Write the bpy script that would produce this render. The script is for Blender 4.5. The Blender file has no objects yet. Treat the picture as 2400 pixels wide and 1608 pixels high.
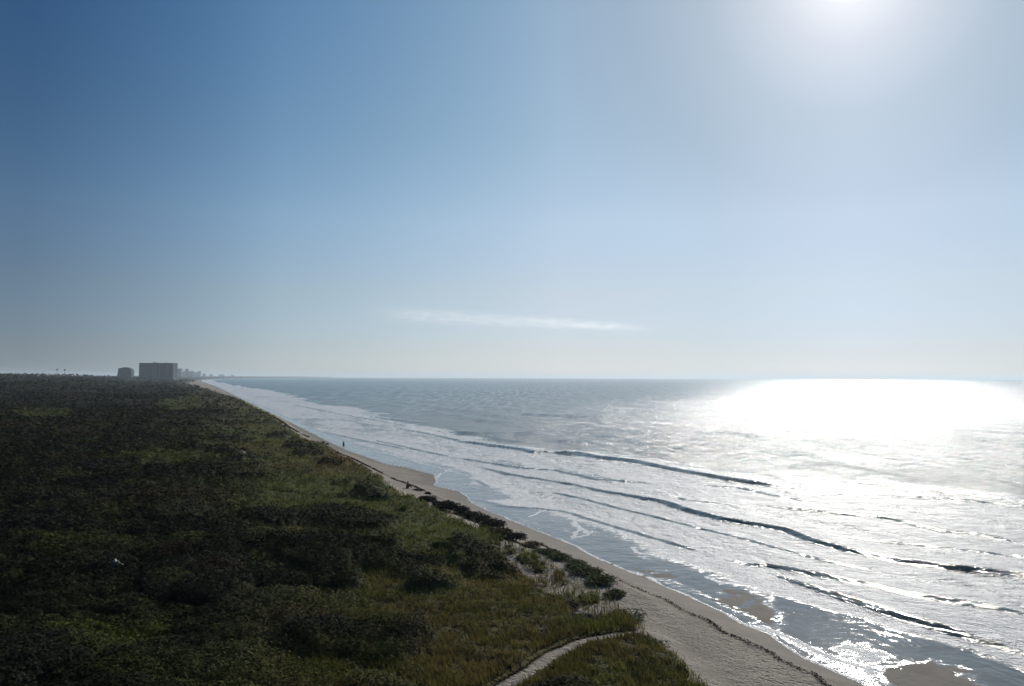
import bpy, math, random
import numpy as np
from mathutils import Matrix, Vector
random.seed(7); RNG = np.random.default_rng(7)

# ------------------------------------------------------------------ camera, sky, sun
sc = bpy.context.scene
col = sc.collection
CAM_H = 17.0
F_PX = 1867.0                     # focal length in photograph pixels (28 mm on 36 mm, 2400 px)
PITCH = math.radians(2.47); ROLL = 0.0037
r0 = Vector((1, 0, 0)); f0 = Vector((0, math.cos(PITCH), math.sin(PITCH))); u0 = Vector((0, -math.sin(PITCH), math.cos(PITCH)))
CR = r0*math.cos(ROLL) + u0*math.sin(ROLL); CU = u0*math.cos(ROLL) - r0*math.sin(ROLL); CF = f0
cam = bpy.data.cameras.new('camera'); cam_o = bpy.data.objects.new('camera', cam); col.objects.link(cam_o)
cam.sensor_width = 36; cam.lens = 28.0; cam.clip_start = 0.5; cam.clip_end = 120000
m = Matrix.Identity(4)
for i in range(3):
    m[i][0] = CR[i]; m[i][1] = CU[i]; m[i][2] = -CF[i]
m[2][3] = CAM_H
cam_o.matrix_world = m
sc.camera = cam_o

SUN_EL = math.radians(26.2); SUN_AZ = math.radians(23.4)      # azimuth clockwise from +Y
SUN = Vector((math.cos(SUN_EL)*math.sin(SUN_AZ), math.cos(SUN_EL)*math.cos(SUN_AZ), math.sin(SUN_EL)))
sl = bpy.data.lights.new('sun', 'SUN'); sl.energy = 3.7; sl.angle = math.radians(0.53); sl.color = (1, 0.95, 0.87)
so = bpy.data.objects.new('sun', sl); so.rotation_euler = (-SUN).to_track_quat('-Z', 'Y').to_euler(); so.location = (0, 0, 100); col.objects.link(so)

w = bpy.data.worlds.new('World'); sc.world = w; w.use_nodes = True
nt = w.node_tree; nt.nodes.clear()
wo = nt.nodes.new('ShaderNodeOutputWorld'); bg = nt.nodes.new('ShaderNodeBackground')
sky = nt.nodes.new('ShaderNodeTexSky'); sky.sky_type = 'NISHITA'; sky.sun_disc = False
sky.sun_elevation = SUN_EL; sky.sun_rotation = SUN_AZ; sky.altitude = 0; sky.air_density = 1.0; sky.dust_density = 0.1; sky.ozone_density = 1.5
# clear hazy sky: deeper blue away from the sun and upward, paler toward the sun and the horizon
def wn(t, **k):
    q = nt.nodes.new(t)
    for a_, v_ in k.items(): setattr(q, a_, v_)
    return q
def wmath(op, a, b=0.0, clamp=False):
    q = wn('ShaderNodeMath', operation=op); q.use_clamp = clamp
    for i_, x_ in enumerate((a, b)):
        if isinstance(x_, float): q.inputs[i_].default_value = x_
        else: nt.links.new(x_, q.inputs[i_])
    return q.outputs[0]
def wvec(op, a, b):
    q = wn('ShaderNodeVectorMath', operation=op)
    for i_, x_ in enumerate((a, b)):
        if isinstance(x_, tuple): q.inputs[i_].default_value = x_
        else: nt.links.new(x_, q.inputs[i_])
    return q
def wramp(x, knots, vals):           # vals in -1..1 stored as 0..1
    q = wn('ShaderNodeValToRGB'); e = q.color_ramp.elements; top = float(knots[-1]); e.remove(e[1]); e[0].position = 0.0
    for k_ in knots[1:]: e.new(k_/top)
    for el, v_ in zip(e, vals): el.color = (*[(c_+1)/2 for c_ in v_], 1)
    nt.links.new(wmath('DIVIDE', x, top, True), q.inputs[0])
    return wvec('SUBTRACT', wvec('MULTIPLY', q.outputs[0], (2, 2, 2)).outputs[0], (1, 1, 1)).outputs[0]
geo = wn('ShaderNodeTexCoord'); dirv = wvec('NORMALIZE', geo.outputs['Generated'], (0, 0, 0)).outputs[0]
sep = wn('ShaderNodeSeparateXYZ'); nt.links.new(dirv, sep.inputs[0])
DEG = 180/math.pi
elv = wmath('MULTIPLY', wmath('ARCSINE', sep.outputs[2]), DEG)
elv = wmath('MAXIMUM', elv, 0.0)
ang = wmath('MULTIPLY', wmath('ARCCOSINE', wvec('DOT_PRODUCT', dirv, tuple(SUN)).outputs['Value']), DEG)
azd = wmath('ABSOLUTE', wmath('SUBTRACT', wmath('MULTIPLY', wmath('ARCTAN2', sep.outputs[0], sep.outputs[1]), DEG), 23.4))
tE = wramp(elv, (0, 2, 6, 11, 17, 25), [[-0.419, -0.285, 0.118], [-0.301, -0.302, -0.078], [-0.022, -0.15, -0.18], [0.114, 0.031, -0.059], [0.024, 0.045, -0.057], [0.031, 0.12, 0.057]])
tA = wramp(ang, (0, 2.5, 5, 9, 14, 20), [[0.8, 0.7, 0.66], [0.16, 0.10, 0.12], [-0.08, -0.10, -0.03], [-0.306, -0.257, -0.16], [-0.392, -0.315, -0.203], [-0.377, -0.252, -0.135]])
tZ = wramp(azd, (0, 9, 20, 30, 40, 55), [[0.013, 0.019, 0.111], [-0.024, -0.018, 0.051], [0.109, 0.068, 0.099], [0.083, 0.062, 0.08], [-0.02, -0.02, -0.005], [-0.60, -0.55, -0.45]])
tU = wramp(azd, (0, 9, 20, 30, 40, 55), [[0.542, 0.332, 0.046], [0.52, 0.31, 0.041], [0.41, 0.227, 0.011], [0.101, 0.023, -0.089], [-0.22, -0.14, -0.10], [-0.74, -0.40, -0.18]])
upw = wmath('DIVIDE', elv, 25.0, True)
cmb = wn('ShaderNodeCombineXYZ')
for i_ in range(3): nt.links.new(upw, cmb.inputs[i_])
lg = wvec('ADD', wvec('ADD', tE, tA).outputs[0], wvec('ADD', tZ, wvec('MULTIPLY', tU, cmb.outputs[0]).outputs[0]).outputs[0]).outputs[0]
sp3 = wn('ShaderNodeSeparateXYZ'); nt.links.new(lg, sp3.inputs[0]); ex = wn('ShaderNodeCombineXYZ')
for i_ in range(3): nt.links.new(wmath('EXPONENT', sp3.outputs[i_]), ex.inputs[i_])
nt.links.new(wvec('MULTIPLY', wvec('MULTIPLY', sky.outputs[0], ex.outputs[0]).outputs[0], (1.06, 1.045, 1.03)).outputs[0], bg.inputs[0]); bg.inputs[1].default_value = 0.09
nt.links.new(bg.outputs[0], wo.inputs[0])
SKY_NODES = (nt, sky, bg)

sc.view_settings.view_transform = 'Standard'; sc.view_settings.look = 'None'; sc.view_settings.gamma = 1
sc.view_settings.use_curve_mapping = False; sc.view_settings.exposure = 0.0
sc.cycles.volume_bounces = 1; sc.cycles.max_bounces = 6; sc.cycles.transparent_max_bounces = 8
sc.cycles.volume_step_rate = 1.0; sc.cycles.sample_clamp_indirect = 4

# ------------------------------------------------------------------ helpers
def W(px, py, z=0.0):
    """point of the world at height z that the photograph shows at (px, py)"""
    d = CF*F_PX + CR*(px-1200) - CU*(py-804)
    t = (z-CAM_H)/d.z
    return np.array((d.x*t, d.y*t))
def WY(px, y, z=None, py=None):
    d = CF*F_PX + CR*(px-1200) - CU*((py if py is not None else 884)-804)
    t = y/d.y
    return d.x*t, (CAM_H + d.z*t)
P0 = np.array((10.4, 44.0)); U = np.array((-0.3796, 0.9251)); N = np.array((0.9251, 0.3796))
def bend(s):
    q = np.clip((np.asarray(s, float)-2500)/7500, 0, 1.6)
    return 1000*q*q
def SD(x, y):
    a = np.asarray(x)-P0[0]; b = np.asarray(y)-P0[1]
    s = a*U[0]+b*U[1]; d = a*N[0]+b*N[1]
    return s, d - bend(s)
def XY(s, d):
    d = np.asarray(d)+bend(s)
    return P0[0]+s*U[0]+d*N[0], P0[1]+s*U[1]+d*N[1]
class Curve:
    def __init__(self, pts, z, lo=None, hi=None):
        q = [W(p[0], p[1], p[2] if len(p) > 2 else z) for p in pts]
        s, d = SD(np.array([a[0] for a in q]), np.array([a[1] for a in q]))
        o = np.argsort(s); self.s = s[o]; self.d = d[o]
        if lo is not None: self.s = np.r_[-400, self.s]; self.d = np.r_[lo, self.d]
        if hi is not None: self.s = np.r_[self.s, self.s[-1]+600]; self.d = np.r_[self.d, hi]
    def __call__(self, s): return np.interp(s, self.s, self.d)
    @property
    def ends(self): return self.s[0], self.s[-1]

def _h(ix, iy, k):
    ix = ix.astype(np.int64); iy = iy.astype(np.int64)
    n = (ix*374761393 + iy*668265263 + k*974634777) & 0xffffffff
    n = ((n ^ (n >> 13))*1274126177) & 0xffffffff
    n = ((n ^ (n >> 16))*2246822519) & 0xffffffff
    return ((n ^ (n >> 15)) & 0xffffff)/16777216.0
def vnoise(x, y, k=0):
    ix = np.floor(x); iy = np.floor(y); fx = x-ix; fy = y-iy
    fx = fx*fx*(3-2*fx); fy = fy*fy*(3-2*fy)
    a = _h(ix, iy, k); b = _h(ix+1, iy, k); c = _h(ix, iy+1, k); d = _h(ix+1, iy+1, k)
    return (a*(1-fx)+b*fx)*(1-fy) + (c*(1-fx)+d*fx)*fy
def fbm(x, y, k=0, o=4, g=0.5):
    t = 0; amp = 1; tot = 0
    for i in range(o):
        t = t + amp*vnoise(x*2**i+17.3*i, y*2**i-9.1*i, k+i); tot += amp; amp *= g
    return t/tot
def domes(x, y, cell, k=0, rmin=.45, rmax=.95):
    """rounded mounds, one per jittered cell; returns height 0..1 and an id 0..1"""
    x = x/cell; y = y/cell; ix = np.floor(x); iy = np.floor(y)
    best = np.zeros_like(x); bid = np.zeros_like(x)
    for i in (-1, 0, 1):
        for j in (-1, 0, 1):
            cx = ix+i; cy = iy+j
            px = cx+.15+.7*_h(cx, cy, k); py = cy+.15+.7*_h(cx, cy, k+1); r = rmin+(rmax-rmin)*_h(cx, cy, k+2)
            q = 1-((x-px)**2+(y-py)**2)/(r*r)
            h = np.sqrt(np.clip(q, 0, 1))*(r/rmax)
            g = h > best; best = np.where(g, h, best); bid = np.where(g, _h(cx, cy, k+3), bid)
    return best, bid
def sst(a, b, x):
    t = np.clip((x-a)/(b-a), 0, 1); return t*t*(3-2*t)
def poly_sd(x, y, pts):
    """signed distance to a polygon, positive inside; only near the polygon"""
    pts = np.asarray(pts); lo = pts.min(0)-12; hi = pts.max(0)+12
    out = np.full(x.shape, -12.0)
    sel = (x > lo[0]) & (x < hi[0]) & (y > lo[1]) & (y < hi[1])
    if not sel.any(): return out
    X = x[sel]; Y = y[sel]; dm = np.full(X.shape, 1e9); ins = np.zeros(X.shape, bool)
    for i in range(len(pts)):
        a = pts[i]; b = pts[(i+1) % len(pts)]; e = b-a
        t = np.clip(((X-a[0])*e[0]+(Y-a[1])*e[1])/(e@e+1e-9), 0, 1)
        dm = np.minimum(dm, np.hypot(X-a[0]-t*e[0], Y-a[1]-t*e[1]))
        c = ((a[1] > Y) != (b[1] > Y))
        with np.errstate(divide='ignore', invalid='ignore'):
            xi = a[0]+(Y-a[1])*(b[0]-a[0])/(b[1]-a[1])
        ins ^= c & (X < xi)
    out[sel] = np.where(ins, dm, -dm)
    return out
def line_dist(x, y, pts):
    pts = np.asarray(pts); dm = np.full(x.shape, 50.0); lo = pts.min(0)-10; hi = pts.max(0)+10
    sel = (x > lo[0]) & (x < hi[0]) & (y > lo[1]) & (y < hi[1])
    X = x[sel]; Y = y[sel]; q = np.full(X.shape, 50.0)
    for a, b in zip(pts[:-1], pts[1:]):
        e = b-a; t = np.clip(((X-a[0])*e[0]+(Y-a[1])*e[1])/(e@e+1e-9), 0, 1)
        q = np.minimum(q, np.hypot(X-a[0]-t*e[0], Y-a[1]-t*e[1]))
    dm[sel] = q
    return dm
def PP(pts, z): return [W(a, b, z) for a, b in pts]

def mesh_np(name, V, F, attrs=None, smooth=True, mat=None, vcol=None):
    me = bpy.data.meshes.new(name)
    V = np.ascontiguousarray(V, np.float32); F = np.ascontiguousarray(F, np.int32); k = F.shape[1]
    me.vertices.add(len(V)); me.vertices.foreach_set('co', V.ravel())
    me.loops.add(F.size); me.loops.foreach_set('vertex_index', F.ravel())
    me.polygons.add(len(F)); me.polygons.foreach_set('loop_start', np.arange(0, F.size, k, dtype=np.int32))
    me.polygons.foreach_set('loop_total', np.full(len(F), k, np.int32))
    me.update(calc_edges=True)
    me.polygons.foreach_set('use_smooth', np.full(len(F), smooth))
    for n, v in (attrs or {}).items():
        a = me.attributes.new(n, 'FLOAT', 'POINT'); a.data.foreach_set('value', np.ascontiguousarray(v, np.float32).ravel())
    if vcol is not None:
        a = me.color_attributes.new('tint', 'FLOAT_COLOR', 'POINT')
        c = np.ones((len(V), 4), np.float32); c[:, :3] = vcol; a.data.foreach_set('color', c.ravel())
    if mat: me.materials.append(mat)
    return me
def link(name, me, parent=None, loc=(0, 0, 0), rz=0, label=None, cat=None, group=None, kind=None):
    o = bpy.data.objects.new(name, me); col.objects.link(o); o.parent = parent; o.location = loc; o.rotation_euler = (0, 0, rz)
    if label: o['label'] = label
    if cat: o['category'] = cat
    if group: o['group'] = group
    if kind: o['kind'] = kind
    return o
def grid(tans, ys):
    T, Y = np.meshgrid(tans, ys); X = T*Y
    n, k = len(ys), len(tans)
    i = np.arange(n*k).reshape(n, k)
    F = np.stack([i[:-1, :-1], i[:-1, 1:], i[1:, 1:], i[1:, :-1]], -1).reshape(-1, 4)
    return X.ravel(), Y.ravel(), F

# ------------------------------------------------------------------ materials
class NT:
    def __init__(self, name):
        self.m = bpy.data.materials.new(name); self.m.use_nodes = True; self.t = self.m.node_tree; self.t.nodes.clear()
        self.out = self.n('ShaderNodeOutputMaterial')
    def n(self, t, **k):
        a = self.t.nodes.new(t)
        for q, v in k.items(): setattr(a, q, v)
        return a
    def l(self, a, b): self.t.links.new(a, b)
    def val(self, x, sock):
        if hasattr(x, 'is_linked') or hasattr(x, 'links'): self.l(x, sock)
        else: sock.default_value = x
    def math(self, op, a, b=0.0, c=None, clamp=False):
        q = self.n('ShaderNodeMath', operation=op); q.use_clamp = clamp
        self.val(a, q.inputs[0]); self.val(b, q.inputs[1])
        if c is not None: self.val(c, q.inputs[2])
        return q.outputs[0]
    def attr(self, name):
        return self.n('ShaderNodeAttribute', attribute_name=name)
    def noise(self, vec, scale, detail=3, rough=.5, dist=0.0):
        q = self.n('ShaderNodeTexNoise'); q.inputs['Scale'].default_value = scale; q.inputs['Detail'].default_value = detail
        q.inputs['Roughness'].default_value = rough; q.inputs['Distortion'].default_value = dist
        if vec is not None: self.l(vec, q.inputs['Vector'])
        return q.outputs['Fac']
    def rng(self, x, a, b, c=0.0, d=1.0, smooth=False):
        q = self.n('ShaderNodeMapRange'); q.interpolation_type = 'SMOOTHSTEP' if smooth else 'LINEAR'
        self.val(x, q.inputs[0])
        for i, v in enumerate((a, b, c, d)): self.val(v, q.inputs[i+1])
        return q.outputs[0]
    def mixc(self, f, a, b, bt='MIX'):
        q = self.n('ShaderNodeMix', data_type='RGBA', blend_type=bt)
        self.val(f, q.inputs[0]); self.val(a, q.inputs[6]); self.val(b, q.inputs[7]); return q.outputs[2]
    def mixf(self, f, a, b):
        q = self.n('ShaderNodeMix', data_type='FLOAT')
        self.val(f, q.inputs[0]); self.val(a, q.inputs[2]); self.val(b, q.inputs[3]); return q.outputs[0]
    def coords(self, rot=0.0, scale=(1, 1, 1)):
        tc = self.n('ShaderNodeNewGeometry'); mp = self.n('ShaderNodeMapping'); mp.inputs['Rotation'].default_value = (0, 0, rot)
        mp.inputs['Scale'].default_value = scale; self.l(tc.outputs['Position'], mp.inputs['Vector']); return mp.outputs[0]
    def bump(self, h, dist, strength=1.0, normal=None):
        q = self.n('ShaderNodeBump'); q.inputs['Distance'].default_value = dist; self.val(strength, q.inputs['Strength']); self.l(h, q.inputs['Height'])
        if normal is not None: self.l(normal, q.inputs['Normal'])
        return q.outputs[0]
    def bsdf(self, **k):
        q = self.n('ShaderNodeBsdfPrincipled')
        for n_, v in k.items(): self.val(v, q.inputs[n_.replace('_', ' ')])
        self.l(q.outputs[0], self.out.inputs[0]); return q
def C(r, g, b): return (r, g, b, 1)

COAST_ROT = math.atan2(U[1], U[0])           # angle of the shore; used to stretch patterns along it
def water_material():
    t = NT('sea_water')
    foam_a = t.attr('foam').outputs['Fac']; shal = t.attr('shallow').outputs['Fac']; calm = t.attr('calm').outputs['Fac']; far = t.attr('far').outputs['Fac']
    vs = t.coords(-COAST_ROT, (.42, 1, 1))            # stretched along the shore
    vx = t.coords(0, (1, 1, 1)); vw = t.coords(math.radians(-8), (.5, 1, 1))
    n1 = t.noise(vs, .40, 6, .68, .5); n2 = t.noise(vx, 2.2, 5, .70, 1.0)
    nn = t.math('ADD', t.math('MULTIPLY', n1, .45), t.math('MULTIPLY', n2, .55))
    thr = t.math('SUBTRACT', .74, t.math('MULTIPLY', foam_a, .42))
    fm = t.rng(nn, t.math('SUBTRACT', thr, .10), t.math('ADD', thr, .12), 0, 1, True)
    fm = t.math('MULTIPLY', fm, t.math('GREATER_THAN', foam_a, .02))
    vor = t.n('ShaderNodeTexVoronoi', feature='DISTANCE_TO_EDGE'); vor.inputs['Scale'].default_value = 1.1
    wv = t.n('ShaderNodeVectorMath', operation='ADD'); nzv = t.n('ShaderNodeTexNoise'); nzv.inputs['Scale'].default_value = .9; nzv.inputs['Detail'].default_value = 3
    t.l(vs, nzv.inputs['Vector']); t.l(vs, wv.inputs[0]); t.l(nzv.outputs['Color'], wv.inputs[1]); t.l(wv.outputs[0], vor.inputs['Vector'])
    lace = t.rng(vor.outputs['Distance'], .03, .22, 1, 0, True)          # thin net of foam left between the fronts
    fm = t.math('MAXIMUM', t.math('MULTIPLY', fm, t.rng(lace, 0, 1, .75, 1.0)), t.math('MULTIPLY', lace, t.rng(foam_a, .15, .7, 0, .55)))
    deep = C(.014, .060, .068); sandw = C(.22, .22, .20)
    base = t.mixc(shal, deep, sandw)
    mott = t.noise(vw, .02, 4, .6)
    base = t.mixc(t.rng(mott, .35, .7, 0, .5), base, C(.02, .05, .055))
    fine = t.noise(vx, 5.5, 3, .7)
    colr = t.mixc(fm, base, t.mixc(t.rng(t.math('ADD', t.math('MULTIPLY', fine, .34), t.math('ADD', t.math('MULTIPLY', t.noise(vs, 1.1, 5, .75, 1.2), .33), t.math('MULTIPLY', n2, .33))), .41, .57), C(.42, .47, .50), C(.94, .95, .96)))
    # relief of the surface, from ripples to chop
    a1 = t.noise(vw, .30, 4, .6, .3); a2 = t.noise(vw, 1.5, 4, .65, .5); a3 = t.noise(vx, 5.0, 3, .6)
    h = t.math('ADD', t.math('MULTIPLY', a1, 1.5), t.math('MULTIPLY', a2, .55)); h = t.math('ADD', h, t.math('MULTIPLY', a3, .14))
    wr_ = t.coords(0, (.22, .016, 1)); gust = t.noise(wr_, 1.0, 5, .72, .3); wr2 = t.coords(math.radians(6), (.06, .05, 1)); swl = t.noise(wr2, 1.0, 4, .65, .4)
    wr3 = t.coords(math.radians(-12), (.34, .20, 1)); h = t.math('ADD', h, t.math('ADD', t.math('MULTIPLY', swl, 3.0), t.math('MULTIPLY', t.noise(wr3, 1.0, 3, .6, .5), 1.5)))
    amp = t.math('MULTIPLY', t.mixf(calm, t.rng(gust, .30, .70, .45, 1.25), .07), t.mixf(far, 1.0, .60))
    b = t.bump(h, .75, amp)
    fb = t.bump(t.math('ADD', nn, t.math('MULTIPLY', fine, .45)), .50, fm, b)
    rough = t.mixf(far, .11, t.rng(gust, .36, .62, .13, .26)); rough = t.mixf(calm, rough, .06); rough = t.mixf(fm, rough, .50)
    p = t.bsdf(Base_Color=colr, Roughness=rough, Normal=fb, IOR=1.33); t.l(t.mixf(fm, .5, .45), p.inputs['Specular IOR Level'])
    return t.m
def ground_material():
    t = NT('sand_and_soil')
    wet = t.attr('wet').outputs['Fac']; soil = t.attr('soil').outputs['Fac']; drift = t.attr('drift').outputs['Fac']
    v = t.coords()
    n1 = t.noise(v, .35, 4, .6); n2 = t.noise(v, 3.2, 4, .65); n3 = t.noise(v, 7.5, 4, .75)
    dry = t.mixc(t.rng(n1, .3, .7), C(.26, .23, .192), C(.38, .335, .282))
    dry = t.mixc(t.rng(n3, .50, .60, 0, .70), dry, C(.09, .075, .06))
    wc = t.mixc(t.rng(n1, .3, .7), C(.14, .127, .105), C(.19, .172, .145))
    c = t.mixc(wet, dry, wc)
    sc_ = t.mixc(t.rng(n2, .35, .65), C(.035, .036, .018), C(.075, .062, .036))
    c = t.mixc(soil, c, sc_)
    c = t.mixc(t.math('MULTIPLY', drift, t.rng(n2, .40, .55)), c, C(.03, .024, .016))
    vo = t.n('ShaderNodeTexVoronoi'); vo.inputs['Scale'].default_value = 2.3; vo.inputs['Randomness'].default_value = 1.0
    dv = t.n('ShaderNodeVectorMath', operation='ADD'); dn_ = t.n('ShaderNodeTexNoise'); dn_.inputs['Scale'].default_value = .7; t.l(v, dn_.inputs['Vector']); t.l(v, dv.inputs[0]); t.l(dn_.outputs['Color'], dv.inputs[1]); t.l(dv.outputs[0], vo.inputs['Vector'])
    dim = t.rng(vo.outputs['Distance'], .12, .42, 0, 1, True); dim = t.math('MULTIPLY', dim, t.rng(n1, .42, .62, .35, 1.4))
    h = t.math('ADD', t.math('MULTIPLY', dim, .10), t.math('ADD', t.math('MULTIPLY', n2, .16), t.math('MULTIPLY', n3, .03)))
    b = t.bump(h, 1.0, t.mixf(wet, .9, .15))
    q = t.bsdf(Base_Color=c, Roughness=t.mixf(wet, .95, .80), Normal=b); t.l(t.mixf(wet, .15, .10), q.inputs['Specular IOR Level'])
    return t.m
def foliage_material(name, spec=.04, trans=0.12):
    t = NT(name)
    tint = t.attr('tint').outputs['Color']
    v = t.coords(); n = t.noise(v, 1.3, 3, .6)
    c = t.mixc(t.rng(n, .3, .7, 0, 1), tint, t.mixc(1.0, tint, C(1.5, 1.4, 1.25), 'MULTIPLY'))
    p = t.bsdf(Base_Color=c, Roughness=.85); p.inputs['Specular IOR Level'].default_value = spec
    if trans:
        tr = t.n('ShaderNodeBsdfTranslucent'); t.l(c, tr.inputs[0]); ms = t.n('ShaderNodeMixShader'); ms.inputs[0].default_value = trans
        t.l(p.outputs[0], ms.inputs[1]); t.l(tr.outputs[0], ms.inputs[2]); t.l(ms.outputs[0], t.out.inputs[0])
    return t.m
def simple(name, c1, c2, rough=.8, scale=4.0, metallic=0):
    t = NT(name); tc = t.n('ShaderNodeTexCoord'); n = t.noise(tc.outputs['Object'], scale, 4, .6)
    t.bsdf(Base_Color=t.mixc(t.rng(n, .3, .7), C(*c1), C(*c2)), Roughness=rough, Metallic=metallic); return t.m

M_WATER = water_material(); M_GROUND = ground_material()
M_LEAF = foliage_material('scrub_leaves'); M_GRASS = foliage_material('dune_grass_blades', .06, .3)
M_WOOD = simple('woody_stem', (.06, .045, .03), (.1, .08, .06))

# ------------------------------------------------------------------ the coast: curves traced on the ground
veg_edge = Curve([(1650, 1615, 2.6), (1578, 1537, 2.6), (1530, 1507, 2.5), (1500, 1485, 2.4), (1485, 1455, 2.5), (1466, 1422, 2.8), (1450, 1392, 3.2), (1442, 1372, 3.4), (1420, 1346, 3.4), (1374, 1320, 3.4),
    (1347, 1308, 3.4), (1310, 1288, 3.4), (1270, 1272, 3.4), (1232, 1254, 3.4), (1182, 1242, 3.4), (1160, 1220, 3.4), (1124, 1204, 3.4), (1085, 1194, 3.4), (1043, 1184, 3.2), (1000, 1168, 3.0), (960, 1160, 2.6), (910, 1140, 2.6), (860, 1113), (830, 1090), (800, 1078), (760, 1052), (720, 1030), (700, 1017),
    (665, 995), (640, 972), (600, 955), (560, 934), (520, 922), (490, 912), (460, 903), (430, 896.5)], 2.6, lo=-1.5, hi=6)
wrack = Curve([(1933, 1606), (1912, 1583), (1882, 1573), (1836, 1551), (1795, 1524), (1759, 1511), (1723, 1493), (1702, 1487), (1661, 1456), (1625, 1442), (1600, 1432), (1564, 1409),
    (1513, 1390), (1455, 1365), (984, 1146), (961, 1137), (928, 1126), (887, 1106), (836, 1080), (792, 1062), (759, 1048), (720, 1029), (682, 1011), (654, 991), (613, 973)], 1.0, lo=5.5, hi=12)
shore = Curve([(2040, 1612), (1997, 1591), (1951, 1569), (1913, 1552), (1887, 1542), (1846, 1516), (1810, 1490), (1795, 1481), (1733, 1458), (1695, 1433), (1651, 1413), (1600, 1390),
    (1538, 1363), (1490, 1345), (1400, 1309), (1330, 1272), (1236, 1233), (1184, 1214), (1159, 1203), (1107, 1179), (1077, 1151), (1018, 1138), (1018, 1112), (954, 1095), (903, 1087), (864, 1072), (815, 1056), (770, 1035), (720, 1010), (660, 980), (560, 932)], 0.12, lo=12, hi=20)
inner = Curve([(2133, 1602), (2095, 1582), (1951, 1545), (1887, 1511), (1848, 1493), (1805, 1475)], 0.05)
surf_out = Curve([(500, 893), (580, 908), (640, 915), (700, 930), (760, 948), (840, 955), (900, 972), (960, 990), (1040, 1005), (1100, 1020), (1200, 1040), (1300, 1056), (1400, 1072), (1600, 1105), (1800, 1118), (2100, 1136), (2400, 1160)], 0.0)
# crest lines: points, height, strength of the foam behind
WAVES = [
 ([(1665, 1296), (1720, 1309), (1776, 1320), (1810, 1320), (1870, 1335), (1955, 1352), (2041, 1369), (2169, 1395), (2297, 1412), (2400, 1429), (2560, 1462)], .44, 1.),
 ([(1800, 1328), (1870, 1360), (1998, 1399), (2126, 1442), (2254, 1480), (2400, 1523), (2560, 1570)], .44, 1.),
 ([(1120, 1090), (1197, 1109), (1351, 1133), (1400, 1145), (1485, 1160), (1558, 1172), (1613, 1192), (1699, 1215), (1784, 1228), (1844, 1239), (1912, 1264), (1998, 1288), (2126, 1313), (2254, 1328), (2400, 1343), (2560, 1370)], .50, 1.),
 ([(1558, 1155), (1613, 1172), (1699, 1179), (1760, 1184)], .40, 1.),
 ([(1043, 1067), (1082, 1072), (1138, 1081), (1197, 1090), (1248, 1097), (1300, 1099), (1400, 1121), (1485, 1126), (1588, 1136)], .48, 1.),
 ([(1740, 1176), (1801, 1181), (1870, 1190), (1955, 1200), (2041, 1205), (2105, 1215), (2211, 1240), (2318, 1252), (2460, 1280)], .36, .8),
 ([(1890, 1232), (1917, 1237), (1985, 1245), (2030, 1252)], .26, .8),
 ([(1069, 1031), (1130, 1040), (1223, 1052), (1254, 1059), (1312, 1058), (1351, 1060), (1400, 1070), (1485, 1079), (1549, 1092), (1613, 1105), (1716, 1122), (1806, 1135), (1900, 1146)], .62, .7),
 ([(1120, 1018), (1205, 1031), (1287, 1031), (1380, 1034), (1440, 1045)], .30, .1),
 ([(1440, 1010), (1485, 1009), (1560, 1009), (1630, 1011), (1716, 1015), (1800, 1022)], .60, .1),
 ([(1000, 1008), (1041, 1011), (1120, 1013), (1197, 1013), (1290, 1016)], .45, .1),
 ([(860, 975), (930, 983), (985, 990)], .4, .5),
 ([(1150, 967), (1230, 969), (1330, 973), (1420, 980)], .5, 0),
 ([(1900, 1118), (2010, 1126), (2150, 1140), (2300, 1160), (2460, 1185)], .5, .3),
 ([(1120, 1166), (1180, 1182), (1250, 1186), (1320, 1193), (1420, 1222), (1562, 1262), (1640, 1285)], .10, 1.),
 ([(1090, 1122), (1120, 1122), (1150, 1138)], .12, 1.),
 ([(880, 1030), (930, 1042), (980, 1052), (1020, 1061), (1060, 1068)], .22, 1.),
 ([(930, 1003), (980, 1010), (1030, 1020), (1080, 1031)], .25, .9),
 ([(690, 948), (760, 962), (830, 975), (900, 987), (960, 998)], .26, .8),
 ([(760, 1010), (820, 1024), (880, 1036), (950, 1050)], .16, 1.),
 ([(1700, 1138), (1800, 1148), (1900, 1156), (1990, 1158), (2150, 1162), (2260, 1168), (2400, 1182), (2540, 1204)], .26, .7),
 ([(1980, 1138), (2060, 1139), (2150, 1146), (2240, 1152)], .22, .3),
 ([(1640, 1132), (1740, 1142), (1830, 1160), (1900, 1172)], .20, .9),
 ([(1940, 1250), (2040, 1262), (2140, 1270), (2260, 1284), (2400, 1300), (2520, 1320)], .15, 1.),
 ([(1620, 1228), (1720, 1250), (1820, 1276), (1940, 1310), (2060, 1334)], .12, 1.),
 ([(1300, 1150), (1380, 1168), (1460, 1188), (1560, 1212), (1640, 1232)], .12, 1.),
]
SWASH = [   # thin fronts of foam in the wash
 [(820, 1046), (902, 1062), (979, 1083), (1043, 1100), (1095, 1115)],
 [(1417, 1222), (1470, 1243), (1562, 1266)],
 [(1240, 1212), (1290, 1190), (1330, 1205), (1350, 1228), (1380, 1252), (1340, 1262)],
 [(1340, 1262), (1360, 1240), (1340, 1225)],
 [(1480, 1282), (1500, 1297), (1560, 1300)],
 [(1655, 1352), (1690, 1368), (1740, 1366)],
 [(1770, 1385), (1820, 1395), (1860, 1415)],
 [(1010, 1140), (1030, 1112), (1060, 1098)],
]
SWASH = [PP(q, 0.02) for q in SWASH]
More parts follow.
